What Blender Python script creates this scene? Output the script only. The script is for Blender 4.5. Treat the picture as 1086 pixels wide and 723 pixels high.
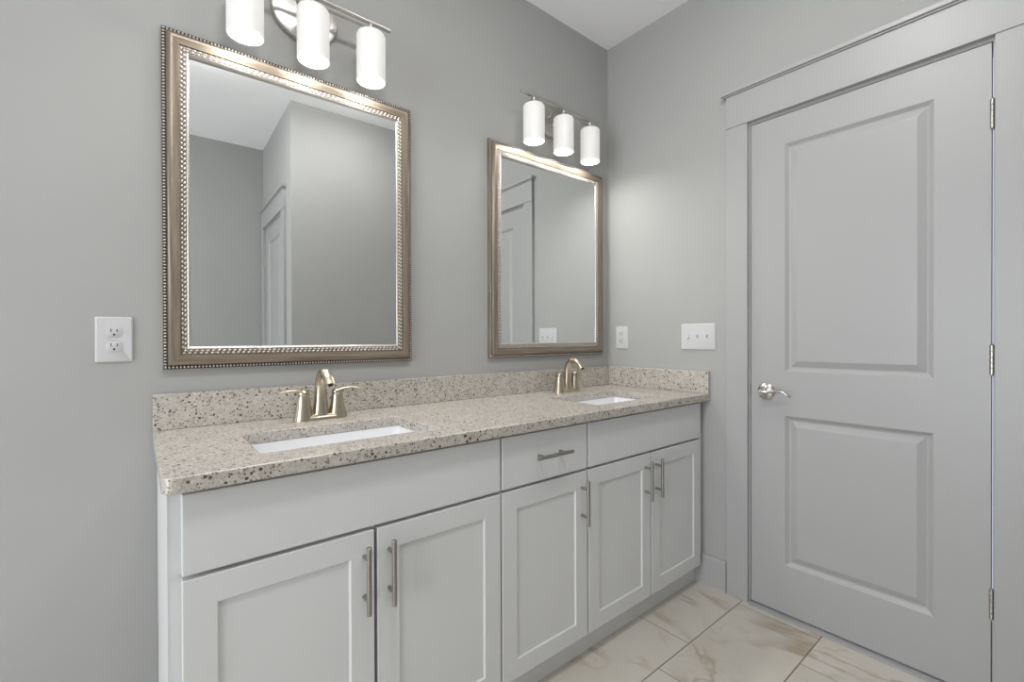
import bpy, bmesh, math, random
from mathutils import Vector, Matrix
random.seed(7)
S = bpy.context.scene
PI = math.pi
for o in list(bpy.data.objects): bpy.data.objects.remove(o)

# ------------------------------------------------------------ camera
YAW, PITCH, ROLL, FPX = 0.6875, -0.0048, -0.0031, 484.89
cam_d = bpy.data.cameras.new('camera'); cam = bpy.data.objects.new('camera', cam_d); S.collection.objects.link(cam)
cam_d.sensor_fit = 'HORIZONTAL'; cam_d.sensor_width = 36.0; cam_d.lens = FPX * 36.0 / 1086.0
cam_d.clip_start = 0.02
cam.location = (-2.0403, -1.6385, 1.1371)
fw = Vector((math.sin(YAW)*math.cos(PITCH), math.cos(YAW)*math.cos(PITCH), math.sin(PITCH)))
rt = Vector((math.cos(YAW), -math.sin(YAW), 0)); up = rt.cross(fw)
r2 = rt*math.cos(ROLL) + up*math.sin(ROLL); u2 = up*math.cos(ROLL) - rt*math.sin(ROLL)
cam.matrix_world = Matrix(((r2.x, u2.x, -fw.x, -2.0403), (r2.y, u2.y, -fw.y, -1.6385), (r2.z, u2.z, -fw.z, 1.1371), (0, 0, 0, 1)))
S.camera = cam

# ------------------------------------------------------------ view, world, lights
S.view_settings.view_transform = 'Standard'; S.view_settings.look = 'None'
S.view_settings.gamma = 1.0; S.view_settings.use_curve_mapping = False
S.view_settings.exposure = 0.08
W = bpy.data.worlds.new('World'); S.world = W; W.use_nodes = True
bg = W.node_tree.nodes['Background']; bg.inputs[0].default_value = (0.72, 0.80, 1.0, 1); bg.inputs[1].default_value = 1.0

def area(name, loc, rot, shape, sx, sy, power, col):
    d = bpy.data.lights.new(name, 'AREA'); d.shape = shape; d.size = sx
    if shape in ('RECTANGLE', 'ELLIPSE'): d.size_y = sy
    d.energy = power; d.color = col
    o = bpy.data.objects.new(name, d); o.location = loc; o.rotation_euler = rot; S.collection.objects.link(o); return o
VANITY_W = 1.08          # each lamp opening
SHADE_GLOW = 0.24
DRUM = 37.5              # flush ceiling lamp over the sinks
DRUM_FILL = 23.0            # unseen ceiling lamp added as fill near the doors
WINDOW_FILL_W = 61.0  # strength of the daylight fill added from the left

area('added_window_fill', (-4.62, -1.40, 1.17), (0, -PI/2, 0), 'RECTANGLE', 1.9, 1.6, WINDOW_FILL_W, (0.95, 0.97, 1.0))  # soft fill added at an invented window in the left wall

# ------------------------------------------------------------ materials
def new_mat(name):
    m = bpy.data.materials.new(name); m.use_nodes = True
    return m, m.node_tree, m.node_tree.nodes['Principled BSDF']
def nd(nt, t, **kw):
    n = nt.nodes.new(t)
    for k, v in kw.items(): setattr(n, k, v)
    return n
def coords(nt, scale=(1, 1, 1), kind='Object'):
    tc = nd(nt, 'ShaderNodeTexCoord'); mp = nd(nt, 'ShaderNodeMapping'); mp.inputs['Scale'].default_value = scale
    nt.links.new(tc.outputs[kind], mp.inputs[0]); return mp.outputs[0]
def ramp(nt, src, stops):
    r = nd(nt, 'ShaderNodeValToRGB'); nt.links.new(src, r.inputs[0]); e = r.color_ramp.elements
    while len(e) < len(stops): e.new(0.5)
    for i, (p, c) in enumerate(stops):
        e[i].position = p; e[i].color = c if len(c) == 4 else (*c, 1)
    return r.outputs[0]
def noise(nt, vec, scale, detail=3, rough=0.5, dist=0.0):
    n = nd(nt, 'ShaderNodeTexNoise'); nt.links.new(vec, n.inputs['Vector'])
    n.inputs['Scale'].default_value = scale; n.inputs['Detail'].default_value = detail
    n.inputs['Roughness'].default_value = rough; n.inputs['Distortion'].default_value = dist
    return n.outputs['Fac']
def bump(nt, b, h, strength, dist):
    n = nd(nt, 'ShaderNodeBump'); n.inputs['Strength'].default_value = strength; n.inputs['Distance'].default_value = dist
    nt.links.new(h, n.inputs['Height']); nt.links.new(n.outputs[0], b.inputs['Normal'])
def mixc(nt, fac, a, b):
    m = nd(nt, 'ShaderNodeMix', data_type='RGBA')
    if isinstance(fac, (int, float)): m.inputs[0].default_value = fac
    else: nt.links.new(fac, m.inputs[0])
    for i, v in ((6, a), (7, b)):
        if isinstance(v, tuple): m.inputs[i].default_value = (*v, 1)
        else: nt.links.new(v, m.inputs[i])
    return m.outputs[2]
def mth(nt, op, a, b=None):
    m = nd(nt, 'ShaderNodeMath', operation=op)
    for i, v in enumerate((a, b)):
        if v is None: continue
        if isinstance(v, (int, float)): m.inputs[i].default_value = v
        else: nt.links.new(v, m.inputs[i])
    return m.outputs[0]

def paint(name, col, rough, bscale=350, bstr=0.06, var=0.02):
    m, nt, b = new_mat(name)
    v = coords(nt); n = noise(nt, v, 2.3, 2)
    c0 = tuple(x*(1-var) for x in col); c1 = tuple(min(1, x*(1+var)) for x in col)
    nt.links.new(ramp(nt, n, [(0.3, c0), (0.7, c1)]), b.inputs['Base Color'])
    b.inputs['Roughness'].default_value = rough
    bump(nt, b, noise(nt, v, bscale, 2), bstr, 0.0008)
    return m
M_wall = paint('wall_paint_grey', (0.385, 0.388, 0.379), 0.75)
M_ceil = paint('ceiling_white', (0.95, 0.95, 0.965), 0.9)
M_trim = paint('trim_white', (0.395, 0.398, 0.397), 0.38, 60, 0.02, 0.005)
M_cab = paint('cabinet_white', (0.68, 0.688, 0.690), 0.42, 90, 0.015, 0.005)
M_plate = paint('plate_white', (0.60, 0.60, 0.61), 0.35, 40, 0.0, 0.0)
M_recept = paint('receptacle_white', (0.55, 0.55, 0.56), 0.3, 40, 0.0, 0.0)
M_dark = paint('slot_black', (0.02, 0.02, 0.02), 0.6, 40, 0.0, 0.0)
M_porc = paint('sink_porcelain', (0.86, 0.87, 0.89), 0.12, 40, 0.0, 0.0)

def metal(name, col, rough, streak=(1, 1, 60), var=0.12, aniso=0.0):
    m, nt, b = new_mat(name)
    v = coords(nt, streak); n = noise(nt, v, 14, 3)
    nt.links.new(ramp(nt, n, [(0.3, tuple(x*(1-var) for x in col)), (0.7, col)]), b.inputs['Base Color'])
    b.inputs['Metallic'].default_value = 1.0; b.inputs['Roughness'].default_value = rough
    return m
M_nickel = metal('brushed_nickel', (0.58, 0.56, 0.53), 0.33)
M_pull = metal('pull_nickel', (0.40, 0.385, 0.36), 0.36)
M_faucet = metal('champagne_nickel', (0.55, 0.485, 0.38), 0.28)
M_chrome = metal('satin_chrome', (0.62, 0.61, 0.59), 0.2)

def frame_mat():
    m, nt, b = new_mat('champagne_wood_frame')
    tc = nd(nt, 'ShaderNodeUVMap'); mp = nd(nt, 'ShaderNodeMapping'); mp.inputs['Scale'].default_value = (6, 160, 1)
    nt.links.new(tc.outputs[0], mp.inputs[0])
    n = noise(nt, mp.outputs[0], 1.0, 4, 0.6)
    nt.links.new(ramp(nt, n, [(0.25, (0.19, 0.15, 0.105)), (0.5, (0.265, 0.22, 0.17)), (0.75, (0.34, 0.29, 0.235))]), b.inputs['Base Color'])
    b.inputs['Metallic'].default_value = 0.6; b.inputs['Roughness'].default_value = 0.38
    bump(nt, b, n, 0.12, 0.0006)
    return m
M_frame = frame_mat()
M_bead = metal('silver_bead', (0.62, 0.585, 0.54), 0.42, (1, 1, 1))
M_channel = paint('bead_channel_dark', (0.045, 0.038, 0.032), 0.6, 60, 0.0, 0.0)
M_channel2 = paint('bead_channel_taupe', (0.20, 0.18, 0.155), 0.5, 60, 0.0, 0.0)
m, nt, b = new_mat('mirror_glass'); M_mirror = m
b.inputs['Base Color'].default_value = (0.86, 0.88, 0.87, 1); b.inputs['Metallic'].default_value = 1; b.inputs['Roughness'].default_value = 0.0

def quartz():
    m, nt, b = new_mat('speckled_quartz'); v = coords(nt)
    base = ramp(nt, noise(nt, v, 38, 4, 0.7), [(0.3, (0.439, 0.407, 0.362)), (0.7, (0.583, 0.551, 0.506))])
    col = base
    def flecks(col, scale, prob, size, colors, off):
        mp = nd(nt, 'ShaderNodeMapping'); mp.inputs['Location'].default_value = (off, off*1.7, off*.3); nt.links.new(v, mp.inputs[0])
        nz = nd(nt, 'ShaderNodeTexNoise'); nz.inputs['Scale'].default_value = scale*1.6; nt.links.new(mp.outputs[0], nz.inputs['Vector'])
        ad = nd(nt, 'ShaderNodeVectorMath', operation='MULTIPLY_ADD'); nt.links.new(nz.outputs['Color'], ad.inputs[0])
        ad.inputs[1].default_value = (0.6/scale,)*3; nt.links.new(mp.outputs[0], ad.inputs[2])
        vo = nd(nt, 'ShaderNodeTexVoronoi'); vo.inputs['Scale'].default_value = scale; nt.links.new(ad.outputs[0], vo.inputs['Vector'])
        sp = nd(nt, 'ShaderNodeSeparateColor'); nt.links.new(vo.outputs['Color'], sp.inputs[0])
        pick = mth(nt, 'LESS_THAN', sp.outputs[0], prob)
        rad = mth(nt, 'MULTIPLY', sp.outputs[1], size)
        near = mth(nt, 'LESS_THAN', vo.outputs['Distance'], mth(nt, 'ADD', rad, size*0.35))
        f = mth(nt, 'MULTIPLY', pick, near)
        c = ramp(nt, sp.outputs[2], [(0.0, colors[0]), (1.0, colors[1])])
        return mixc(nt, f, col, c)
    col = flecks(col, 260, 0.46, 0.45, [(0.255, 0.225, 0.175), (0.355, 0.330, 0.275)], 3.1)
    col = flecks(col, 150, 0.18, 0.42, [(0.634, 0.615, 0.583), (0.567, 0.542, 0.491)], 1.3)
    col = flecks(col, 190, 0.24, 0.44, [(0.130, 0.100, 0.066), (0.235, 0.198, 0.145)], 7.7)
    col = flecks(col, 115, 0.15, 0.36, [(0.055, 0.036, 0.022), (0.135, 0.098, 0.062)], 5.2)
    nt.links.new(col, b.inputs['Base Color'])
    b.inputs['Roughness'].default_value = 0.24; b.inputs['IOR'].default_value = 1.85
    return m
M_quartz = quartz()

def tile_mat():
    m, nt, b = new_mat('marble_look_tile')
    uv = nd(nt, 'ShaderNodeUVMap'); v = uv.outputs[0]
    base = ramp(nt, noise(nt, v, 2.2, 4, 0.6), [(0.3, (0.55, 0.515, 0.445)), (0.7, (0.63, 0.60, 0.54))])
    col = base
    for sc, rot, w, c, k in ((1.25, 0.6, 0.03, (0.33, 0.26, 0.18), 0.9), (2.3, 0.75, 0.022, (0.36, 0.29, 0.21), 0.75), (3.6, 1.9, 0.014, (0.42, 0.35, 0.27), 0.55)):
        mp = nd(nt, 'ShaderNodeMapping'); mp.inputs['Rotation'].default_value = (0, 0, rot); mp.inputs['Scale'].default_value = (1, 0.42, 1)
        mp.inputs['Location'].default_value = (sc*3.3, sc, 0)
        nt.links.new(v, mp.inputs[0])
        n = noise(nt, mp.outputs[0], sc, 5, 0.55, 0.9)
        d = mth(nt, 'ABSOLUTE', mth(nt, 'SUBTRACT', n, 0.5))
        line = ramp(nt, d, [(0.0, (1, 1, 1)), (w, (0, 0, 0))])
        msk = ramp(nt, noise(nt, v, 1.7*sc, 2), [(0.45, (0, 0, 0)), (0.62, (k, k, k))])
        f = mth(nt, 'MULTIPLY', line, msk)
        col = mixc(nt, f, col, c)
    nt.links.new(col, b.inputs['Base Color']); b.inputs['Roughness'].default_value = 0.28
    return m
M_tile = tile_mat()
M_grout = paint('grout_brown', (0.22, 0.185, 0.14), 0.9, 300, 0.1)

def shade_mat():
    m, nt, b = new_mat('frosted_opal_glass')
    b.inputs['Base Color'].default_value = (0.62, 0.62, 0.61, 1); b.inputs['Roughness'].default_value = 0.4
    b.inputs['Emission Color'].default_value = (1.0, 0.985, 0.96, 1); b.inputs['Emission Strength'].default_value = SHADE_GLOW
    tr = nd(nt, 'ShaderNodeBsdfTranslucent'); tr.inputs[0].default_value = (0.9, 0.89, 0.87, 1)
    mx = nd(nt, 'ShaderNodeMixShader'); mx.inputs[0].default_value = 0.10
    out = nt.nodes['Material Output']
    nt.links.new(b.outputs[0], mx.inputs[1]); nt.links.new(tr.outputs[0], mx.inputs[2]); nt.links.new(mx.outputs[0], out.inputs[0])
    return m
M_shade = shade_mat()
m, nt, b = new_mat('lamp_diffuser'); M_diff = m
b.inputs['Base Color'].default_value = (.85, .85, .83, 1); b.inputs['Emission Color'].default_value = (1, .97, .93, 1); b.inputs['Emission Strength'].default_value = 8.0
def drum_mat(name, k):
    m, nt, b = new_mat(name)
    b.inputs['Base Color'].default_value = (.85, .85, .83, 1); b.inputs['Emission Color'].default_value = (1, .98, .96, 1); b.inputs['Emission Strength'].default_value = k
    return m
M_drum = drum_mat('lit_drum', DRUM); M_drum_fill = drum_mat('lit_drum_fill', DRUM_FILL)
m, nt, b = new_mat('added_window_glass'); M_glass = m
b.inputs['Transmission Weight'].default_value = 1.0; b.inputs['Roughness'].default_value = 0.0; b.inputs['IOR'].default_value = 1.45

# ------------------------------------------------------------ helpers
def obj(name, bm, mat, parent=None, smooth=False, bevel=0.0, recalc=True, segs=2):
    if recalc: bmesh.ops.recalc_face_normals(bm, faces=bm.faces)
    me = bpy.data.meshes.new(name); bm.to_mesh(me); bm.free()
    mats = mat if isinstance(mat, (list, tuple)) else [mat]
    for mm in mats: me.materials.append(mm)
    if smooth:
        for p in me.polygons: p.use_smooth = True
        try: me.set_sharp_from_angle(angle=math.radians(40))
        except Exception: pass
    o = bpy.data.objects.new(name, me); S.collection.objects.link(o)
    if bevel:
        md = o.modifiers.new('bevel', 'BEVEL'); md.width = bevel; md.segments = segs; md.limit_method = 'ANGLE'; md.angle_limit = math.radians(50)
    if parent is not None: o.parent = parent
    return o
def tag(o, label, cat, group=None):
    o['label'] = label; o['category'] = cat
    if group: o['group'] = group
    return o
def thing(name, label, cat, loc=(0, 0, 0), rz=0.0, group=None):
    o = bpy.data.objects.new(name, None); S.collection.objects.link(o); o.location = loc; o.rotation_euler = (0, 0, rz)
    o.empty_display_size = 0.05
    return tag(o, label, cat, group)
def struct(o): o['kind'] = 'structure'; return o
def box(bm, a, b_, mi=0):
    x0, y0, z0 = (min(a[i], b_[i]) for i in range(3)); x1, y1, z1 = (max(a[i], b_[i]) for i in range(3))
    v = [bm.verts.new(p) for p in ((x0,y0,z0),(x1,y0,z0),(x1,y1,z0),(x0,y1,z0),(x0,y0,z1),(x1,y0,z1),(x1,y1,z1),(x0,y1,z1))]
    for f in ((0,3,2,1),(4,5,6,7),(0,1,5,4),(1,2,6,5),(2,3,7,6),(3,0,4,7)):
        bm.faces.new([v[i] for i in f]).material_index = mi
    return v
def lathe(bm, prof, origin, axis=(0, 0, 1), n=32, sx=1.0, sy=1.0, cap=True):
    """prof: list of (radius, height) along axis"""
    ax = Vector(axis).normalized(); q = Vector((0, 0, 1)).rotation_difference(ax)
    rings = []
    for r, h in prof:
        rings.append([bm.verts.new(Vector(origin) + q @ Vector((r*sx*math.cos(2*PI*k/n), r*sy*math.sin(2*PI*k/n), h))) for k in range(n)])
    for a, c in zip(rings, rings[1:]):
        for k in range(n): bm.faces.new((a[k], a[(k+1) % n], c[(k+1) % n], c[k]))
    if cap: bm.faces.new(rings[0][::-1]); bm.faces.new(rings[-1])
def cyl(bm, a, b_, r, n=20):
    a = Vector(a); b_ = Vector(b_); lathe(bm, [(r, 0), (r, (b_-a).length)], a, b_-a, n)
def cyl_r(bm, a, b_, r, e=0.0012, n=20):
    a = Vector(a); b_ = Vector(b_); L = (b_-a).length; lathe(bm, [(r-e, 0), (r, e), (r, L-e), (r-e, L)], a, b_-a, n)
def sweep(bm, pts, rads, n=20, side=(1, 0, 0), sub=6):
    """tube along a Catmull-Rom path; rads = (half width along side, half height)"""
    P = [Vector(p) for p in pts]; R = [Vector((r[0], r[1])) for r in rads]
    Pp, Rr = [], []
    for i in range(len(P)-1):
        p0, p1, p2, p3 = P[max(i-1, 0)], P[i], P[i+1], P[min(i+2, len(P)-1)]
        q0, q1, q2, q3 = R[max(i-1, 0)], R[i], R[i+1], R[min(i+2, len(P)-1)]
        for k in range(sub):
            t = k/sub
            cr = lambda a, b, c, d: 0.5*((2*b)+(c-a)*t+(2*a-5*b+4*c-d)*t*t+(-a+3*b-3*c+d)*t**3)
            Pp.append(cr(p0, p1, p2, p3)); Rr.append(cr(q0, q1, q2, q3))
    Pp.append(P[-1]); Rr.append(R[-1]); rings = []
    sd = Vector(side).normalized()
    for i, p in enumerate(Pp):
        t = (Pp[min(i+1, len(Pp)-1)] - Pp[max(i-1, 0)]).normalized()
        s = (sd - t*sd.dot(t)).normalized(); u = s.cross(t)
        rings.append([bm.verts.new(p + s*Rr[i].x*math.cos(2*PI*k/n) + u*Rr[i].y*math.sin(2*PI*k/n)) for k in range(n)])
    for a, c in zip(rings, rings[1:]):
        for k in range(n): bm.faces.new((a[k], a[(k+1) % n], c[(k+1) % n], c[k]))
    bm.faces.new(rings[0][::-1]); bm.faces.new(rings[-1])

def slab(bm, u0, u1, v0, v1, thick, fmap, panels=(), rings=(), holes=(), mi=0):
    """rectangular slab, front at w=thick; panels = rects whose front is worked by rings (inset, depth); holes go right through"""
    us = sorted({round(x, 5) for x in [u0, u1] + [r[0] for r in list(panels)+list(holes)] + [r[1] for r in list(panels)+list(holes)]})
    vs = sorted({round(x, 5) for x in [v0, v1] + [r[2] for r in list(panels)+list(holes)] + [r[3] for r in list(panels)+list(holes)]})
    cache = {}
    def V(u, v, w):
        k = (round(u, 5), round(v, 5), round(w, 5))
        if k not in cache: cache[k] = bm.verts.new(fmap(u, v, w))
        return cache[k]
    def inside(r, u, v): return r[0] < u < r[1] and r[2] < v < r[3]
    def F(*a):
        try: bm.faces.new(a).material_index = mi
        except ValueError: pass
    def hole(i, j):
        if i < 0 or j < 0 or i >= len(us)-1 or j >= len(vs)-1: return True
        cu, cv = (us[i]+us[i+1])/2, (vs[j]+vs[j+1])/2
        return any(inside(h, cu, cv) for h in holes)
    for i in range(len(us)-1):
        for j in range(len(vs)-1):
            if hole(i, j): continue
            a, c, d, e = us[i], us[i+1], vs[j], vs[j+1]; cu, cv = (a+c)/2, (d+e)/2
            F(V(a, d, 0), V(a, e, 0), V(c, e, 0), V(c, d, 0))
            if not any(inside(p, cu, cv) for p in panels): F(V(a, d, thick), V(c, d, thick), V(c, e, thick), V(a, e, thick))
            if hole(i-1, j): F(V(a, d, 0), V(a, d, thick), V(a, e, thick), V(a, e, 0))
            if hole(i+1, j): F(V(c, d, 0), V(c, e, 0), V(c, e, thick), V(c, d, thick))
            if hole(i, j-1): F(V(a, d, 0), V(c, d, 0), V(c, d, thick), V(a, d, thick))
            if hole(i, j+1): F(V(a, e, 0), V(a, e, thick), V(c, e, thick), V(c, e, 0))
    for (a, c, d, e) in panels:
        # outer loop of the panel must share the grid's own vertices
        loop = [V(a, d, thick)] + [V(u, d, thick) for u in us if a < u < c] + [V(c, d, thick)] + [V(c, v, thick) for v in vs if d < v < e] \
             + [V(c, e, thick)] + [V(u, e, thick) for u in reversed(us) if a < u < c] + [V(a, e, thick)] + [V(a, v, thick) for v in reversed(vs) if d < v < e]
        prev = [V(a, d, thick), V(c, d, thick), V(c, e, thick), V(a, e, thick)]
        for (s, dp) in rings:
            cur = [V(a+s, d+s, thick-dp), V(c-s, d+s, thick-dp), V(c-s, e-s, thick-dp), V(a+s, e-s, thick-dp)]
            for k in range(4): F(prev[k], prev[(k+1) % 4], cur[(k+1) % 4], cur[k])
            prev = cur
        F(*prev)
def rounded_rect(cx, cy, hx, hy, r, n=6):
    pts = []
    for (sx, sy, a0) in ((1, 1, 0), (-1, 1, PI/2), (-1, -1, PI), (1, -1, 1.5*PI)):
        for k in range(n+1):
            a = a0 + (PI/2)*k/n
            pts.append((cx + sx*(hx-r) + r*math.cos(a), cy + sy*(hy-r) + r*math.sin(a)))
    return pts
def loft(bm, loops, close_first=True, close_last=True):
    L = [[bm.verts.new(p) for p in lp] for lp in loops]
    for a, c in zip(L, L[1:]):
        n = len(a)
        for k in range(n): bm.faces.new((a[k], a[(k+1) % n], c[(k+1) % n], c[k]))
    if close_first: bm.faces.new(L[0][::-1])
    if close_last: bm.faces.new(L[-1])
def plate_loft(bm, cx, cy, hx, hy, r, depth, fmap, edge=0.003):
    loft(bm, [[fmap(u, v, 0) for u, v in rounded_rect(cx, cy, hx, hy, r)],
              [fmap(u, v, depth-edge) for u, v in rounded_rect(cx, cy, hx, hy, r)],
              [fmap(u, v, depth) for u, v in rounded_rect(cx, cy, hx-edge, hy-edge, max(r-edge*.5, .001))]])

H = 2.745
XL, YR = -4.70, -2.748          # far left wall, rear wall of the alcove
XC, YF = -1.283, -1.722        # corner of the short wall that faces the vanity
# ------------------------------------------------------------ room shell
bm = bmesh.new(); box(bm, (XL-.12, 0, 0), (0.12, .12, H)); struct(obj('wall_back', bm, M_wall))
DL, DR, DT = -.7725, -1.4865, 2.045    # main door leaf
OL, OR_, OT = -.7525, -1.5065, 2.065   # rough opening (jamb fills the rest)
bm = bmesh.new(); box(bm, (0, 0, 0), (.12, OL, H)); box(bm, (0, OR_, 0), (.12, YF, H)); box(bm, (0, OL, OT), (.12, OR_, H)); struct(obj('wall_right', bm, M_wall))
bm = bmesh.new(); box(bm, (XC, YF, 0), (.12, YF-.12, H)); struct(obj('wall_front', bm, M_wall))
RL, RR = -1.974, -2.640                # closet door leaf (y)
bm = bmesh.new(); box(bm, (XC, YF-.12, 0), (XC+.12, RL+.02, H)); box(bm, (XC, RR-.02, 0), (XC+.12, YR, H)); box(bm, (XC, RL+.02, OT), (XC+.12, RR-.02, H)); struct(obj('wall_closet', bm, M_wall))
bm = bmesh.new(); box(bm, (XL-.12, YR, 0), (.12, YR-.12, H)); struct(obj('wall_rear', bm, M_wall))
WY0, WY1, WZ0, WZ1 = -2.25, -.55, .15, 2.15
bm = bmesh.new(); box(bm, (XL, 0, 0), (XL-.12, WY1, H)); box(bm, (XL, WY0, 0), (XL-.12, YR, H)); box(bm, (XL, WY0, 0), (XL-.12, WY1, WZ0)); box(bm, (XL, WY0, WZ1), (XL-.12, WY1, H)); struct(obj('wall_left', bm, M_wall))
bm = bmesh.new(); box(bm, (XL-.12, .12, H), (.12, YR-.12, H+.1)); struct(obj('ceiling', bm, M_ceil))

# unseen window added in the left wall to go with the fill daylight
bm = bmesh.new()
fw_ = .05
for a in ((WY0, WY0+fw_, WZ0, WZ1), (WY1-fw_, WY1, WZ0, WZ1), (WY0+fw_, WY1-fw_, WZ0, WZ0+fw_), (WY0+fw_, WY1-fw_, WZ1-fw_, WZ1), (WY0+fw_, WY1-fw_, 1.13, 1.17)):
    box(bm, (XL-.09, a[0], a[2]), (XL-.03, a[1], a[3]))
win = struct(obj('added_window_1', bm, M_trim))
bm = bmesh.new(); box(bm, (XL-.064, WY0+fw_, WZ0+fw_), (XL-.058, WY1-fw_, WZ1-fw_)); obj('pane', bm, M_glass, win)
bm = bmesh.new()
for a in ((WY0-.09, WY0, WZ0-.09, WZ1+.09), (WY1, WY1+.09, WZ0-.09, WZ1+.09), (WY0, WY1, WZ1, WZ1+.09), (WY0, WY1, WZ0-.09, WZ0)):
    box(bm, (XL, a[0], a[2]), (XL+.018, a[1], a[3]))
obj('added_window_casing', bm, M_trim, win)

# floor: grout bed and 12x24 tiles laid in thirds
bm = bmesh.new(); uvl = bm.loops.layers.uv.new('UVMap')
box(bm, (XL-.12, YR-.12, -.1), (.6, .12, -.0015), 1)
x_lo, x_hi, y_lo, y_hi = XL, .12, YR, 0.0
g = .0022; pitch = .3015; L = .60
for r in range(-3, 8):
    y1 = -.742 - (r-1)*pitch; y0 = y1 - pitch       # row r=1 is y -.742..-1.04
    xj = -.455 - .2*r
    for k in range(-12, 12):
        a, c = xj + k*L, xj + (k+1)*L
        A, C_, D, E = max(a+g, x_lo), min(c-g, x_hi), max(y0+g, y_lo), min(y1-g, y_hi)
        if C_-A < .01 or E-D < .01: continue
        vs = box(bm, (A, D, -.0015), (C_, E, 0))
        ox, oy = random.uniform(0, 50), random.uniform(0, 50)
        top = set(vs)
        for f in {f for v in vs for f in v.link_faces}:
            for lp in f.loops: lp[uvl].uv = (lp.vert.co.x + ox, lp.vert.co.y + oy)
struct(obj('floor', bm, [M_tile, M_grout]))

# trims: baseboards
def baseboard(name, segs):
    bm = bmesh.new()
    for (a, b_, nx, ny) in segs:      # run a->b on the wall, board grows towards (nx,ny)
        t, h = .017, .137
        prof = [(0, 0), (t, 0), (t, h-.006), (t-.005, h), (0, h)]
        l0 = [(a[0]+nx*d, a[1]+ny*d, z) for d, z in prof]; l1 = [(b_[0]+nx*d, b_[1]+ny*d, z) for d, z in prof]
        loft(bm, [l0, l1])
        # shoe bead of caulk at the floor
        loft(bm, [[(a[0]+nx*d, a[1]+ny*d, z) for d, z in ((t, 0), (t+.004, 0), (t, .006))], [(b_[0]+nx*d, b_[1]+ny*d, z) for d, z in ((t, 0), (t+.004, 0), (t, .006))]])
    return struct(obj(name, bm, M_trim))
baseboard('baseboard_right', [((0, -.5205), (0, -.6695), -1, 0)])
baseboard('baseboard_back', [((XL, 0), (-1.998, 0), 0, -1)])
baseboard('baseboard_front', [((XC-.0, YF), (0, YF), 0, 1)])
baseboard('baseboard_left', [((XL, -.014), (XL, YR+.014), 1, 0)])
baseboard('baseboard_rear', [((XL, YR), (XC, YR), 0, 1)])

# door casings, jambs and leaves
def casing(name, yl, yr, ztop, fx, outer_r=None, leg=.0905, rev=.012):
    """yl/yr: leaf edges (y); fx maps (depth from wall face towards the room, y, z) -> point"""
    bm = bmesh.new()
    s = 1 if yl > yr else -1
    il, ir = yl + s*rev*.7, yr - s*rev*.7; ol, orr = il + s*leg, ir - s*leg
    zt = 2.059
    def bx(d0, d1, ya, yb, za, zb):
        vs = box(bm, (d0, min(ya, yb), za), (d1, max(ya, yb), zb))
        for v in vs: v.co = Vector(fx(*v.co))
    bx(0, .018, il, ol, 0, zt); bx(0, .018, ir, orr, 0, zt)
    bx(0, .022, ol + s*.004, orr - s*.004, zt, zt+.008)            # thin bead under the head board
    bx(0, .019, ol, orr, zt+.008, 2.197)                           # head board
    bx(0, .026, ol + s*.009, orr - s*.009, 2.197, 2.203)
    bx(0, .034, ol + s*.018, orr - s*.018, 2.203, 2.219)           # cap
    o = struct(obj(name, bm, M_trim, bevel=.0012))
    bm = bmesh.new()
    jl, jr = yl + s*.003, yr - s*.0035
    for (d0, d1, a, c, z0, z1) in ((0, -.12, jl, yl + s*.0195, 0, DT+.0195), (0, -.12, jr, yr - s*.0195, 0, DT+.0195), (0, -.12, jl, jr, DT+.003, DT+.0195),
                                   (-.038, -.05, jl, jl - s*.012, 0, DT+.003), (-.038, -.05, jl - s*.012, jr, DT-.009, DT+.003)):
        vs = box(bm, (d0, min(a, c), z0), (d1, max(a, c), z1))
        for v in vs: v.co = Vector(fx(*v.co))
    obj('jamb', bm, M_trim, o)
    return o
fx1 = lambda d, y, z: (-d, y, z)
fx2 = lambda d, y, z: (XC-d, y, z)
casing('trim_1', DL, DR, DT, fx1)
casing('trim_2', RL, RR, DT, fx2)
RINGS = [(.003, .0025), (.013, .0105), (.019, .0115), (.042, .0025), (.045, .0022)]
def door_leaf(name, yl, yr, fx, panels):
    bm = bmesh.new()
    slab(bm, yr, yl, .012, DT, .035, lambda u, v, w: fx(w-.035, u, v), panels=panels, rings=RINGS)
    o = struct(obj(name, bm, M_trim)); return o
def hinge(fx, y, z, parent):
    bm = bmesh.new()
    def T(d, yy, zz): return fx(d, yy, zz)
    for k in range(5):
        z0 = z-.045 + k*.018
        lathe(bm, [(.0048, 0), (.0058, .0008), (.0058, .0168), (.0048, .0176)], T(.004, y, z0), (0, 0, 1), 14)
    lathe(bm, [(.0035, 0), (.0045, .002), (.002, .004)], T(.004, y, z+.045), (0, 0, 1), 12)
    lathe(bm, [(.002, -.004), (.0045, -.002), (.0035, 0)], T(.004, y, z-.045), (0, 0, 1), 12)
    a, c = T(.0006, y-.0050, z-.0445), T(-.006, y+.0050, z+.0445)
    box(bm, a, c)
    return obj('hinge', bm, M_nickel, parent, smooth=True)
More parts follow.
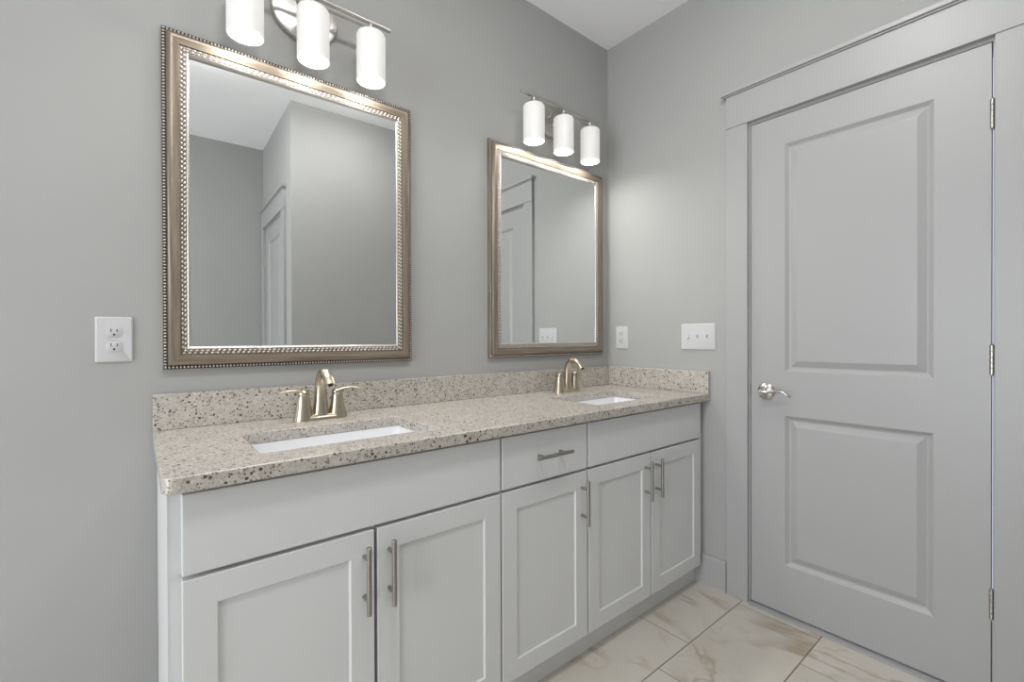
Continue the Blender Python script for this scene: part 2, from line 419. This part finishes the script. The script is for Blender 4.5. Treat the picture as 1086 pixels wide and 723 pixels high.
def lever(fx, y, z, s, parent):
    """s: direction along y in which the lever points"""
    bm = bmesh.new(); n = Vector(fx(1, 0, 0)) - Vector(fx(0, 0, 0))
    lathe(bm, [(.034, 0), (.034, .004), (.031, .007), (.024, .0105), (.014, .013), (.0125, .016)], fx(.0005, y, z), n, 40)
    o = obj('door_handle', bm, M_chrome, parent, smooth=True)
    bm = bmesh.new()
    lathe(bm, [(.011, .012), (.011, .040), (.0145, .046), (.0145, .056), (.011, .061)], fx(0, y, z), n, 28)
    pts = [(.050, -.004, .000), (.053, .016, .001), (.053, .038, .006), (.052, .060, .010), (.051, .082, .006), (.049, .100, -.006), (.047, .108, -.013)]
    rad = [(.011, .009), (.0115, .009), (.0105, .0075), (.0100, .0065), (.0095, .0058), (.0080, .0048), (.0040, .0026)]
    # side = vertical-ish width across, so use z for the half width
    sweep(bm, [fx(d, y + s*a, z + h) for d, a, h in pts], [(r[1], r[0]) for r in rad], 18, side=(0, 0, 1))
    obj('lever', bm, M_chrome, o, smooth=True)
    return o
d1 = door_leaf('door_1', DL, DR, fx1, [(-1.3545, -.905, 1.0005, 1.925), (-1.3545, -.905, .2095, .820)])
for z in (1.824, 1.068, .313): hinge(fx1, DR-.0018, z, d1)
lever(fx1, -.8345, .914, -1, d1)
bm = bmesh.new(); box(bm, (-.0012, DL+.0002, .885), (.022, DL+.0028, .94)); obj('strike_plate', bm, M_dark, d1)
d2 = door_leaf('door_2', RL, RR, fx2, [(-2.515, -2.10, 1.0005, 1.925), (-2.515, -2.10, .2095, .820)])
for z in (1.79, 1.068, .313): hinge(fx2, RR-.0018, z, d2)
lever(fx2, RL-.062, .914, -1, d2)
bm = bmesh.new(); box(bm, (-.030, DL+.002, 0), (.11, DR-.002, .005)); struct(obj('trim_3', bm, M_trim, bevel=.002))   # threshold strip

# ------------------------------------------------------------ vanity cabinets
CY = -.548            # face frame front
DY = -.569            # door and drawer faces
fcab = lambda yb: (lambda u, v, w: (u, yb - w, v))
def handle(parent, x, z0, z1, horizontal=False):
    bm = bmesh.new(); yb = DY - .032
    if horizontal:
        cyl_r(bm, (x-.079, yb, z0), (x+.079, yb, z0), .006)
        for s in (-1, 1): cyl(bm, (x+s*.048, DY+.0005, z0), (x+s*.048, yb, z0), .0048, 16)
    else:
        c = (z0+z1)/2; cyl_r(bm, (x, yb, z0), (x, yb, z1), .006)
        for s in (-1, 1): cyl(bm, (x, DY+.0005, c+s*.048), (x, yb, c+s*.048), .0048, 16)
    return obj('bar_pull', bm, M_pull, parent, smooth=True)
def flat_front(name, x0, x1, z0, z1, parent):
    bm = bmesh.new(); slab(bm, x0, x1, z0, z1, CY-DY-.0006, fcab(CY-.0006)); return obj(name, bm, M_cab, parent, bevel=.0022)
SH = [(.0010, .0042), (.0040, .0052)]
def shaker(x0, x1, z0, z1, parent):
    bm = bmesh.new(); s = .058
    slab(bm, x0, x1, z0, z1, CY-DY-.0006, fcab(CY-.0006), panels=[(x0+s, x1-s, z0+s, z1-s)], rings=SH)
    return obj('door', bm, M_cab, parent, bevel=.0018)
def cabinet(label, x0, x1):
    t = thing('vanity_cabinet', label, 'cabinet', ((x0+x1)/2, -.27, 0), 0, 'vanity cabinets in one run')
    ox, oy = t.location.x, t.location.y
    bm = bmesh.new()
    # carcass: sides, bottom, back, toe board and a face frame around the openings
    box(bm, (x0, -.003, .10), (x0+.016, CY+.019, .8495)); box(bm, (x1-.016, -.003, .10), (x1, CY+.019, .8495))
    box(bm, (x0+.016, -.003, .10), (x1-.016, CY+.019, .116)); box(bm, (x0+.016, -.003, .116), (x1-.016, -.011, .8495))
    slab(bm, x0, x1, .088, .8495, .019, fcab(CY+.019), holes=[(x0+.038, x1-.038, .126, .655), (x0+.038, x1-.038, .70, .82)])
    body = obj('body', bm, M_cab, t)
    bm = bmesh.new(); box(bm, (x0, -.522, 0), (x1, -.506, .0995)); box(bm, (x0, -.506, 0), (x0+.016, -.003, .0995)); box(bm, (x1-.016, -.506, 0), (x1, -.003, .0995))
    tk = obj('toe_kick', bm, M_cab, t)
    return t
def settle(t):
    """children were built in world coordinates: bring them under the thing's base"""
    for c in t.children:
        c.location = -Vector(t.location) if not t.rotation_euler.z else c.location
    return t
ZT, ZB, ZM1, ZM0, ZD = .8415, .098, .6845, .6755, .098
c1 = cabinet('wide white sink cabinet on the left with two shaker doors', -1.9945, -1.2046)
flat_front('false_front', -1.976, -1.208, ZM1, ZT, c1)
a = shaker(-1.976, -1.5965, ZB, ZM0, c1); handle(a, -1.6225, .4895, .650)
a = shaker(-1.5885, -1.208, ZB, ZM0, c1); handle(a, -1.5595, .4895, .650)
bm = bmesh.new(); box(bm, (-1.9975, -.003, .003), (-1.9947, CY, .8495)); obj('side_skin', bm, M_cab, c1)
c2 = cabinet('narrow white cabinet in the middle with one drawer over one door', -1.2044, -.8196)
a = flat_front('drawer_front', -1.201, -.8235, ZM1, ZT, c2); handle(a, -1.007, .766, .766, True)
a = shaker(-1.201, -.8235, ZB, ZM0, c2); handle(a, -.8525, .4955, .652)
c3 = cabinet('wide white sink cabinet on the right, nearest the paneled door', -.8194, -.030)
flat_front('false_front', -.815, -.0475, ZM1, ZT, c3)
a = shaker(-.815, -.4395, ZB, ZM0, c3); handle(a, -.4775, .4975, .654)
a = shaker(-.431, -.0475, ZB, ZM0, c3); handle(a, -.4055, .4965, .653)
bm = bmesh.new(); box(bm, (-.0298, CY, .0995), (-.001, CY+.019, .8495)); box(bm, (-.0298, -.522, .0), (-.0145, -.506, .0993)); obj('filler_strip', bm, M_cab, c3)
for c in (c1, c2, c3): settle(c)

# ------------------------------------------------------------ quartz top, splashes, sinks
CT, CB, CXL, CYF = .882, .8505, -2.007, -.5925
SX1, SX2, SHX, SY0, SY1 = -1.600, -.449, .2255, -.4895, -.222
bm = bmesh.new()
holes = [(SX1-SHX, SX1+SHX, SY0, SY1), (SX2-SHX, SX2+SHX, SY0, SY1)]
slab(bm, CXL, -.0005, CYF, -.0005, CT-CB, lambda u, v, w: (u, v, CB+w), holes=holes)
bmesh.ops.remove_doubles(bm, verts=bm.verts, dist=1e-6)
bm.edges.ensure_lookup_table()
def vert_edges(pt):
    return [e for e in bm.edges if all(abs(v.co.x-pt[0]) < 1e-4 and abs(v.co.y-pt[1]) < 1e-4 for v in e.verts)]
bmesh.ops.bevel(bm, geom=vert_edges((CXL, CYF)), offset=.022, segments=6, affect='EDGES', profile=.5)
for h in holes:
    for px in h[:2]:
        for py in h[2:]:
            bmesh.ops.bevel(bm, geom=vert_edges((px, py)), offset=.010, segments=4, affect='EDGES', profile=.5)
top = tag(obj('countertop', bm, M_quartz, bevel=.003), 'long beige speckled stone countertop with two sink cutouts on white cabinets', 'countertop')
bm = bmesh.new(); box(bm, (CXL+.0005, -.0005, CT+.0003), (-.0005, -.020, .984)); tag(obj('backsplash', bm, M_quartz, bevel=.002), 'long speckled stone backsplash strip along the mirror wall behind both faucets', 'backsplash')
bm = bmesh.new(); box(bm, (-.0005, -.0205, CT+.0003), (-.020, -.5915, .984)); tag(obj('side_splash', bm, M_quartz, bevel=.002), 'short speckled stone side splash below the three toggle switches', 'backsplash')

def sink(cx, label):
    cy = (SY0+SY1)/2; hy = (SY1-SY0)/2
    t = thing('sink', label, 'sink', (cx, cy, .70), 0, 'undermount sinks')
    bm = bmesh.new(); z = CB - .0006 - .70
    def rr(hx, hh, r, zz): return [(u, v, zz) for u, v in rounded_rect(0, 0, hx, hh, r)]
    loft(bm, [rr(.05, .04, .03, .004), rr(SHX-.04, hy-.045, .05, .006), rr(SHX-.008, hy-.012, .04, .035), rr(SHX+.008, hy+.004, .03, z-.012), rr(SHX+.022, hy+.018, .03, z-.012), rr(SHX+.022, hy+.018, .03, z),
              rr(SHX+.003, hy+.002, .018, z), rr(SHX+.001, hy, .018, z-.008), rr(SHX-.012, hy-.012, .035, .055), rr(SHX-.030, hy-.030, .05, .022), rr(SHX-.07, hy-.06, .05, .016), rr(.024, .024, .023, .012)])
    obj('basin', bm, M_porc, t, smooth=True)
    bm = bmesh.new(); lathe(bm, [(.0, .0125), (.023, .0125), (.023, .0150), (.019, .0165), (.017, .0145), (.0, .0145)], (0, 0, 0), n=28, cap=False)
    lathe(bm, [(.013, .0148), (.013, .0185), (.010, .0198), (.0, .0200)], (0, 0, 0), n=24, cap=False)
    obj('drain', bm, M_faucet, t, smooth=True)
    return t
sink(SX1, 'white rectangular undermount sink in front of the left faucet')
sink(SX2, 'white rectangular undermount sink in front of the right faucet near the corner outlet')

# ------------------------------------------------------------ faucets
def faucet(x, y, label):
    t = thing('faucet', label, 'faucet', (x, y, CT+.0002), 0, 'two-handle faucets')
    bm = bmesh.new()
    def ov(hx, hy, z): return [(u, v, z) for u, v in rounded_rect(0, 0, hx, hy, hy*.96, 8)]
    loft(bm, [ov(.083, .0290, 0), ov(.083, .0290, .005), ov(.079, .0255, .011), ov(.070, .019, .016), ov(.060, .012, .018)])
    obj('base_plate', bm, M_faucet, t, smooth=True)
    bm = bmesh.new()
    pts = [(0, 0, .010), (0, .001, .030), (0, .002, .062), (0, -.001, .098), (0, -.011, .128), (0, -.031, .1475), (0, -.056, .149), (0, -.080, .136), (0, -.098, .116)]
    rad = [(.0290, .025), (.0240, .0225), (.0200, .0205), (.0185, .0200), (.0180, .0185), (.0175, .0150), (.0170, .0115), (.0165, .0090), (.0160, .0080)]
    sweep(bm, pts, rad, 28, side=(1, 0, 0))
    sp = obj('spout', bm, M_faucet, t, smooth=True)
    bm = bmesh.new(); ax = Vector((0, -.60, -.80)).normalized()
    lathe(bm, [(.0072, 0), (.0072, .003), (.005, .003), (.005, .001)], Vector((0, -.0976, .1164)), ax, 20); obj('aerator', bm, M_dark, sp, smooth=True)
    for s in (-1, 1):
        bm = bmesh.new()
        lathe(bm, [(.0305, .004), (.0285, .014), (.0245, .030), (.0205, .050), (.0180, .070), (.0172, .0785), (.0162, .0800)], (s*.0525, 0, 0), n=32)
        h = obj('handle_post', bm, M_faucet, t, smooth=True)
        bm = bmesh.new()
        lathe(bm, [(.0160, .0806), (.0172, .0815), (.0172, .0865), (.0135, .0925), (.0050, .0960)], (s*.0525, 0, 0), n=28)
        sweep(bm, [(s*.046, 0, .0885), (s*.060, -.001, .0915), (s*.080, -.003, .0950), (s*.102, -.006, .0955), (s*.124, -.010, .0925), (s*.130, -.011, .0910)],
              [(.0105, .0055), (.0115, .0055), (.0110, .0045), (.0100, .0038), (.0088, .0032), (.0045, .0022)], 18, side=(0, 1, 0))
        obj('lever', bm, M_faucet, h, smooth=True)
    return t
faucet(-1.5815, -.105, 'champagne nickel faucet with high arc spout under the left mirror')
faucet(-.437, -.105, 'champagne nickel faucet with high arc spout under the right mirror')

# ------------------------------------------------------------ mirrors
def ring_sweep(bm, prof, x0, x1, z0, z1, yb, uvl=None):
    """prof (inset from outer edge, height off the wall) swept with mitred corners"""
    loops = [[Vector((x0+i, yb-h, z0+i)) for i, h in prof], [Vector((x1-i, yb-h, z0+i)) for i, h in prof],
             [Vector((x1-i, yb-h, z1-i)) for i, h in prof], [Vector((x0+i, yb-h, z1-i)) for i, h in prof]]
    n = len(prof)
    for k in range(4):
        # separate vertices per side keep the mitre crisp; run split along the length for shading
        A, B = loops[k], loops[(k+1) % 4]
        va = [bm.verts.new(p) for p in A]; vb = [bm.verts.new(p) for p in B]; Ls = (B[0]-A[0]).length
        for j in range(n):
            f = bm.faces.new((va[j], va[(j+1) % n], vb[(j+1) % n], vb[j]))
            if uvl:
                for lp, uv in zip(f.loops, ((prof[j][0], prof[j][0]*0), (0, 0), (0, 0), (0, 0))):
                    i = prof[j][0] if lp.vert in (va[j], vb[j]) else prof[(j+1) % n][0]
                    along = i if (lp.vert in (va[j], va[(j+1) % n])) else Ls - i
                    lp[uvl].uv = (along + 3*k, i)
def mirror(x0, x1, z0, z1, label, tilt=0.015):
    cx, cz = (x0+x1)/2, (z0+z1)/2
    t = thing('framed_mirror', label, 'mirror', (cx, -.0005, z0), 0, 'framed vanity mirrors')
    a, b_, c, d = x0-cx, x1-cx, 0.0, z1-z0
    bm = bmesh.new(); uvl = bm.loops.layers.uv.new('UVMap')
    # outer strip flat (carries the outer beads), broad scoop, inner step (carries the inner beads), lip
    prof = [(0, 0), (0, .015), (.002, .017), (.0105, .017), (.0112, .0215), (.0145, .0270), (.020, .0295), (.026, .0285), (.033, .0255), (.038, .0235), (.0405, .0230), (.0410, .0190), (.0570, .0175), (.0570, 0)]
    ring_sweep(bm, prof, a, b_, c, d, 0, uvl)
    bmesh.ops.remove_doubles(bm, verts=bm.verts, dist=1e-6)
    obj('frame', bm, M_frame, t, smooth=True)
    bm = bmesh.new(); ring_sweep(bm, [(.0570, .001), (.0570, .0190), (.0595, .0205), (.0625, .0190), (.0645, .0150), (.0645, .001)], a, b_, c, d, 0)
    obj('inner_lip', bm, M_bead, t, smooth=False)
    def beads(inset, hgt, pitch, rx, ry, name, both=False):
        bm = bmesh.new()
        # dark channel the beads sit in
        w = rx*1.15
        ring_sweep(bm, [(inset-w, hgt-.004), (inset-w, hgt-.0005), (inset+w, hgt-.0005), (inset+w, hgt-.004)], a, b_, c, d, 0)
        for f in bm.faces: f.material_index = 1
        P = [(a+inset, c+inset), (b_-inset, c+inset), (b_-inset, d-inset), (a+inset, d-inset)]
        for k in range(4):
            p, q = Vector(P[k]), Vector(P[(k+1) % 4]); Ls = (q-p).length; n = int(Ls/pitch); dr = (q-p)/Ls; pr = Vector((-dr.y, dr.x))
            for i in range(n):
                o = p + dr*(Ls*(i+.5*0)/n)
                for off, rr_, al in (((-rx*.5, .5, 1), (rx*.5, .5, 1)) if both else ((0, 1, 1),)):
                    oo = o + pr*off + (dr*pitch*.25 if off > 0 else Vector((0, 0)))
                    R1, R2 = rx*rr_, ry
                    n1, n2 = 8, 3
                    base = [bm.verts.new((oo.x + (pr.x*math.cos(t_)*R1 + dr.x*math.sin(t_)*R2), -hgt+.0002, oo.y + (pr.y*math.cos(t_)*R1 + dr.y*math.sin(t_)*R2))) for t_ in [2*PI*u/n1 for u in range(n1)]]
                    mid = [bm.verts.new((oo.x + .75*(pr.x*math.cos(t_)*R1 + dr.x*math.sin(t_)*R2), -hgt-.0020, oo.y + .75*(pr.y*math.cos(t_)*R1 + dr.y*math.sin(t_)*R2))) for t_ in [2*PI*u/n1 for u in range(n1)]]
                    tp = bm.verts.new((oo.x, -hgt-.0031, oo.y))
                    for u in range(n1):
                        bm.faces.new((base[u], base[(u+1) % n1], mid[(u+1) % n1], mid[u])).smooth = True
                        bm.faces.new((mid[u], mid[(u+1) % n1], tp)).smooth = True
        o = obj(name, bm, [M_bead, M_channel if name == 'outer_beading' else M_channel2], t, recalc=True)
        return o
    beads(.0058, .0176, .0088, .0042, .0029, 'outer_beading')
    beads(.0490, .0190, .0135, .0070, .0050, 'inner_beading', True)
    bm = bmesh.new(); ti = math.tan(tilt)
    def gl(u, v, w): return (u, -.003 - w - (u-a)*ti, v)
    slab(bm, a+.0640, b_-.0640, c+.0640, d-.0640, .003, gl)
    obj('mirror_pane', bm, M_mirror, t)
    return t
mirror(-1.983, -1.213, 1.0530, 2.0240, 'large beaded champagne framed mirror above the left sink')
mirror(-.8350, -.0645, 1.0530, 2.0240, 'beaded champagne framed mirror above the right sink near the corner')

# ------------------------------------------------------------ vanity lights
def vanity_light(cx, label):
    t = thing('vanity_light', label, 'wall light', (cx, 0, 2.235), 0, 'three-lamp vanity lights')
    bm = bmesh.new(); lathe(bm, [(.104, .0005), (.106, .004), (.106, .012), (.102, .018), (.088, .022), (.0, .024)], (0, 0, -.012), (0, -1, 0), 56, sx=1, sy=.88, cap=False)
    obj('wall_plate', bm, M_nickel, t, smooth=True)
    bm = bmesh.new(); cyl_r(bm, (-.2625, -.100, 0), (.2625, -.100, 0), .0075, .0015, 24)
    obj('bar', bm, M_nickel, t, smooth=True)
    bm = bmesh.new(); cyl_r(bm, (-.195, -.082, -.011), (.195, -.082, -.011), .0036, .001, 16)
    for s in (-1, 1): sweep(bm, [(s*.190, -.082, -.011), (s*.194, -.090, -.008), (s*.194, -.098, -.003)], [(.0034, .0034)]*3, 12, side=(0, 0, 1), sub=4)
    obj('support_rod', bm, M_nickel, t, smooth=True)
    for s in (-1, 1):
        bm = bmesh.new(); sweep(bm, [(s*.022, -.020, -.018), (s*.026, -.045, -.020), (s*.040, -.070, -.014), (s*.055, -.083, -.010)], [(.0062, .0062), (.0058, .0058), (.005, .005), (.0045, .0045)], 16, side=(0, 0, 1))
        obj('arm', bm, M_nickel, t, smooth=True)
    bm = bmesh.new(); lathe(bm, [(.010, .020), (.011, .030), (.009, .036), (.004, .039)], (0, 0, -.050), (0, -1, 0), 20); obj('fixing_knob', bm, M_nickel, t, smooth=True)
    for s in (-1, 0, 1):
        x = s*.191
        bm = bmesh.new()
        lathe(bm, [(.0055, -.006), (.0055, -.028), (.010, -.031), (.026, -.033), (.030, -.037), (.030, -.0405)], (x, -.100, 0), (0, 0, 1), 28)
        c = obj('socket_cup', bm, M_nickel, t, smooth=True)
        bm = bmesh.new(); R = .0485
        prof = [(.018, -.0420), (R-.010, -.0420), (R-.003, -.0440), (R, -.0500), (R, -.204), (R-.0015, -.2055), (R-.004, -.204), (R-.004, -.052), (R-.006, -.0480), (R-.012, -.0460), (.018, -.0460)]
        lathe(bm, prof, (x, -.100, 0), (0, 0, 1), 48, cap=False)
        obj('glass_shade', bm, M_shade, t, smooth=True)
        bm = bmesh.new()
        lathe(bm, [(.013, -.0465), (.0135, -.068), (.017, -.078), (.025, -.098), (.029, -.118), (.026, -.136), (.016, -.149), (.001, -.154)], (x, -.100, 0), (0, 0, 1), 24)
        obj('bulb', bm, M_diff, t, smooth=True)
        L = area('vanity_lamp_light', (x, -.100, -.1975), (0, 0, 0), 'DISK', .084, .084, VANITY_W, (1.0, .975, .94)); L.parent = t
    return t
vanity_light(-1.597, 'three-shade brushed nickel vanity light over the left mirror, cut off by frame top')
vanity_light(-.4535, 'three-shade brushed nickel vanity light over the right mirror near the ceiling corner')

def flush_light(x, y, label, mat):
    t = thing('ceiling_light', label, 'ceiling light', (x, y, H), 0, 'flush ceiling lights')
    bm = bmesh.new(); lathe(bm, [(.0, -.0005), (.165, -.0005), (.165, -.018), (.160, -.020)], (0, 0, 0), n=48, cap=False); obj('base_ring', bm, M_trim, t, smooth=True)
    bm = bmesh.new(); lathe(bm, [(.158, -.014), (.158, -.050), (.150, -.060), (.0, -.062)], (0, 0, 0), n=48, cap=False); obj('diffuser', bm, mat, t, smooth=True)
flush_light(-1.775, -1.245, 'round white flush ceiling light, its edge just showing in the left mirror', M_drum)
flush_light(-.95, -1.20, 'added round white flush fill light, out of view, between the vanity and the white door', M_drum_fill)  # extra lamp added to brighten the right-hand cabinets

# ------------------------------------------------------------ wall plates
def duplex(cx, cz):
    t = thing('wall_outlet', 'white square-cornered duplex outlet on the grey wall left of the mirror', 'outlet', (cx, 0, cz))
    fm = lambda u, v, w: (u, -w, v)
    bm = bmesh.new(); plate_loft(bm, 0, 0, .0385, .061, .004, .0062, fm); obj('cover_plate', bm, M_plate, t, smooth=True)
    for s in (-1, 1):
        bm = bmesh.new(); pts = []
        for k in range(36):
            a = 2*PI*k/36; pts.append((.0172*math.cos(a), max(-.0138, min(.0138, .0172*math.sin(a))) + s*.0195))
        loft(bm, [[fm(u, v, .0058) for u, v in pts], [fm(u, v, .0074) for u, v in pts], [fm(u*.96, (v-s*.0195)*.96+s*.0195, .0078) for u, v in pts]])
        r = obj('receptacle', bm, M_recept, t, smooth=True)
        bm = bmesh.new()
        for u, hh in ((-.0062, .0042), (.0062, .0036)): box(bm, fm(u-.0011, s*.0195+.001, .0074), fm(u+.0011, s*.0195+.001+2*hh, .00792))
        lathe(bm, [(.0026, 0), (.0026, .0006)], fm(0, s*.0195-.0065, .0074), (0, -1, 0), 14)
        obj('slot', bm, M_dark, r)
    bm = bmesh.new(); lathe(bm, [(.0030, 0), (.0030, .0008), (.0018, .0013)], fm(0, 0, .006), (0, -1, 0), 14); obj('screw', bm, M_plate, t, smooth=True)
duplex(-2.0870, 1.1385)
def gfci(cy, cz):
    t = thing('wall_outlet', 'white rectangular-faced outlet above the side splash beside the room corner', 'outlet', (0, cy, cz))
    fm = lambda u, v, w: (-w, u, v)
    bm = bmesh.new(); plate_loft(bm, 0, 0, .0385, .0605, .004, .0062, fm); obj('cover_plate', bm, M_plate, t, smooth=True)
    bm = bmesh.new(); plate_loft(bm, 0, 0, .0168, .0335, .002, .0024, lambda u, v, w: fm(u, v, w+.0058), .0008); r = obj('receptacle', bm, M_recept, t, smooth=True)
    for s in (-1, 1):
        bm = bmesh.new()
        for u, hh in ((-.0062, .0036), (.0062, .0042)): box(bm, fm(u-.0010, s*.019+.000, .0078), fm(u+.0010, s*.019+2*hh, .00842))
        lathe(bm, [(.0024, 0), (.0024, .0005)], fm(0, s*.019-.006, .0079), (-1, 0, 0), 14)
        obj('slot', bm, M_dark, r)
    for s in (-1, 1):
        bm = bmesh.new(); box(bm, fm(-.007, s*.0035-.0022, .0079), fm(.007, s*.0035+.0022, .0092)); obj('test_button', bm, M_plate, r)
gfci(-.0975, 1.1425)
def switches(cy, cz):
    t = thing('light_switch', 'white three-gang toggle switch plate between the corner outlet and the door', 'light switch', (0, cy, cz))
    fm = lambda u, v, w: (-w, u, v)
    bm = bmesh.new(); plate_loft(bm, 0, 0, .084, .0610, .005, .0065, fm); obj('cover_plate', bm, M_plate, t, smooth=True)
    for k, up_ in ((1, False), (0, True), (-1, True)):      # u grows towards the corner
        u = k*.046
        bm = bmesh.new(); box(bm, fm(u-.0055, -.0122, .006), fm(u+.0055, .0122, .0069))
        s = obj('toggle_switch', bm, M_recept, t, bevel=.0004)
        bm = bmesh.new(); d = 1 if up_ else -1
        loft(bm, [[fm(u+a, c_, .0066) for a, c_ in ((-.0040, -.0045), (.0040, -.0045), (.0040, .0045), (-.0040, .0045))],
                  [fm(u+a, c_+d*.0095, .0185) for a, c_ in ((-.0030, -.0028), (.0030, -.0028), (.0030, .0028), (-.0030, .0028))]])
        obj('toggle', bm, M_plate, s, bevel=.0006)
        for q in (-1, 1):
            bm = bmesh.new(); lathe(bm, [(.0028, 0), (.0028, .0006), (.0016, .0010)], fm(u, q*.030, .0064), (-1, 0, 0), 12); obj('screw', bm, M_recept, t, smooth=True)
switches(-.533, 1.1445)
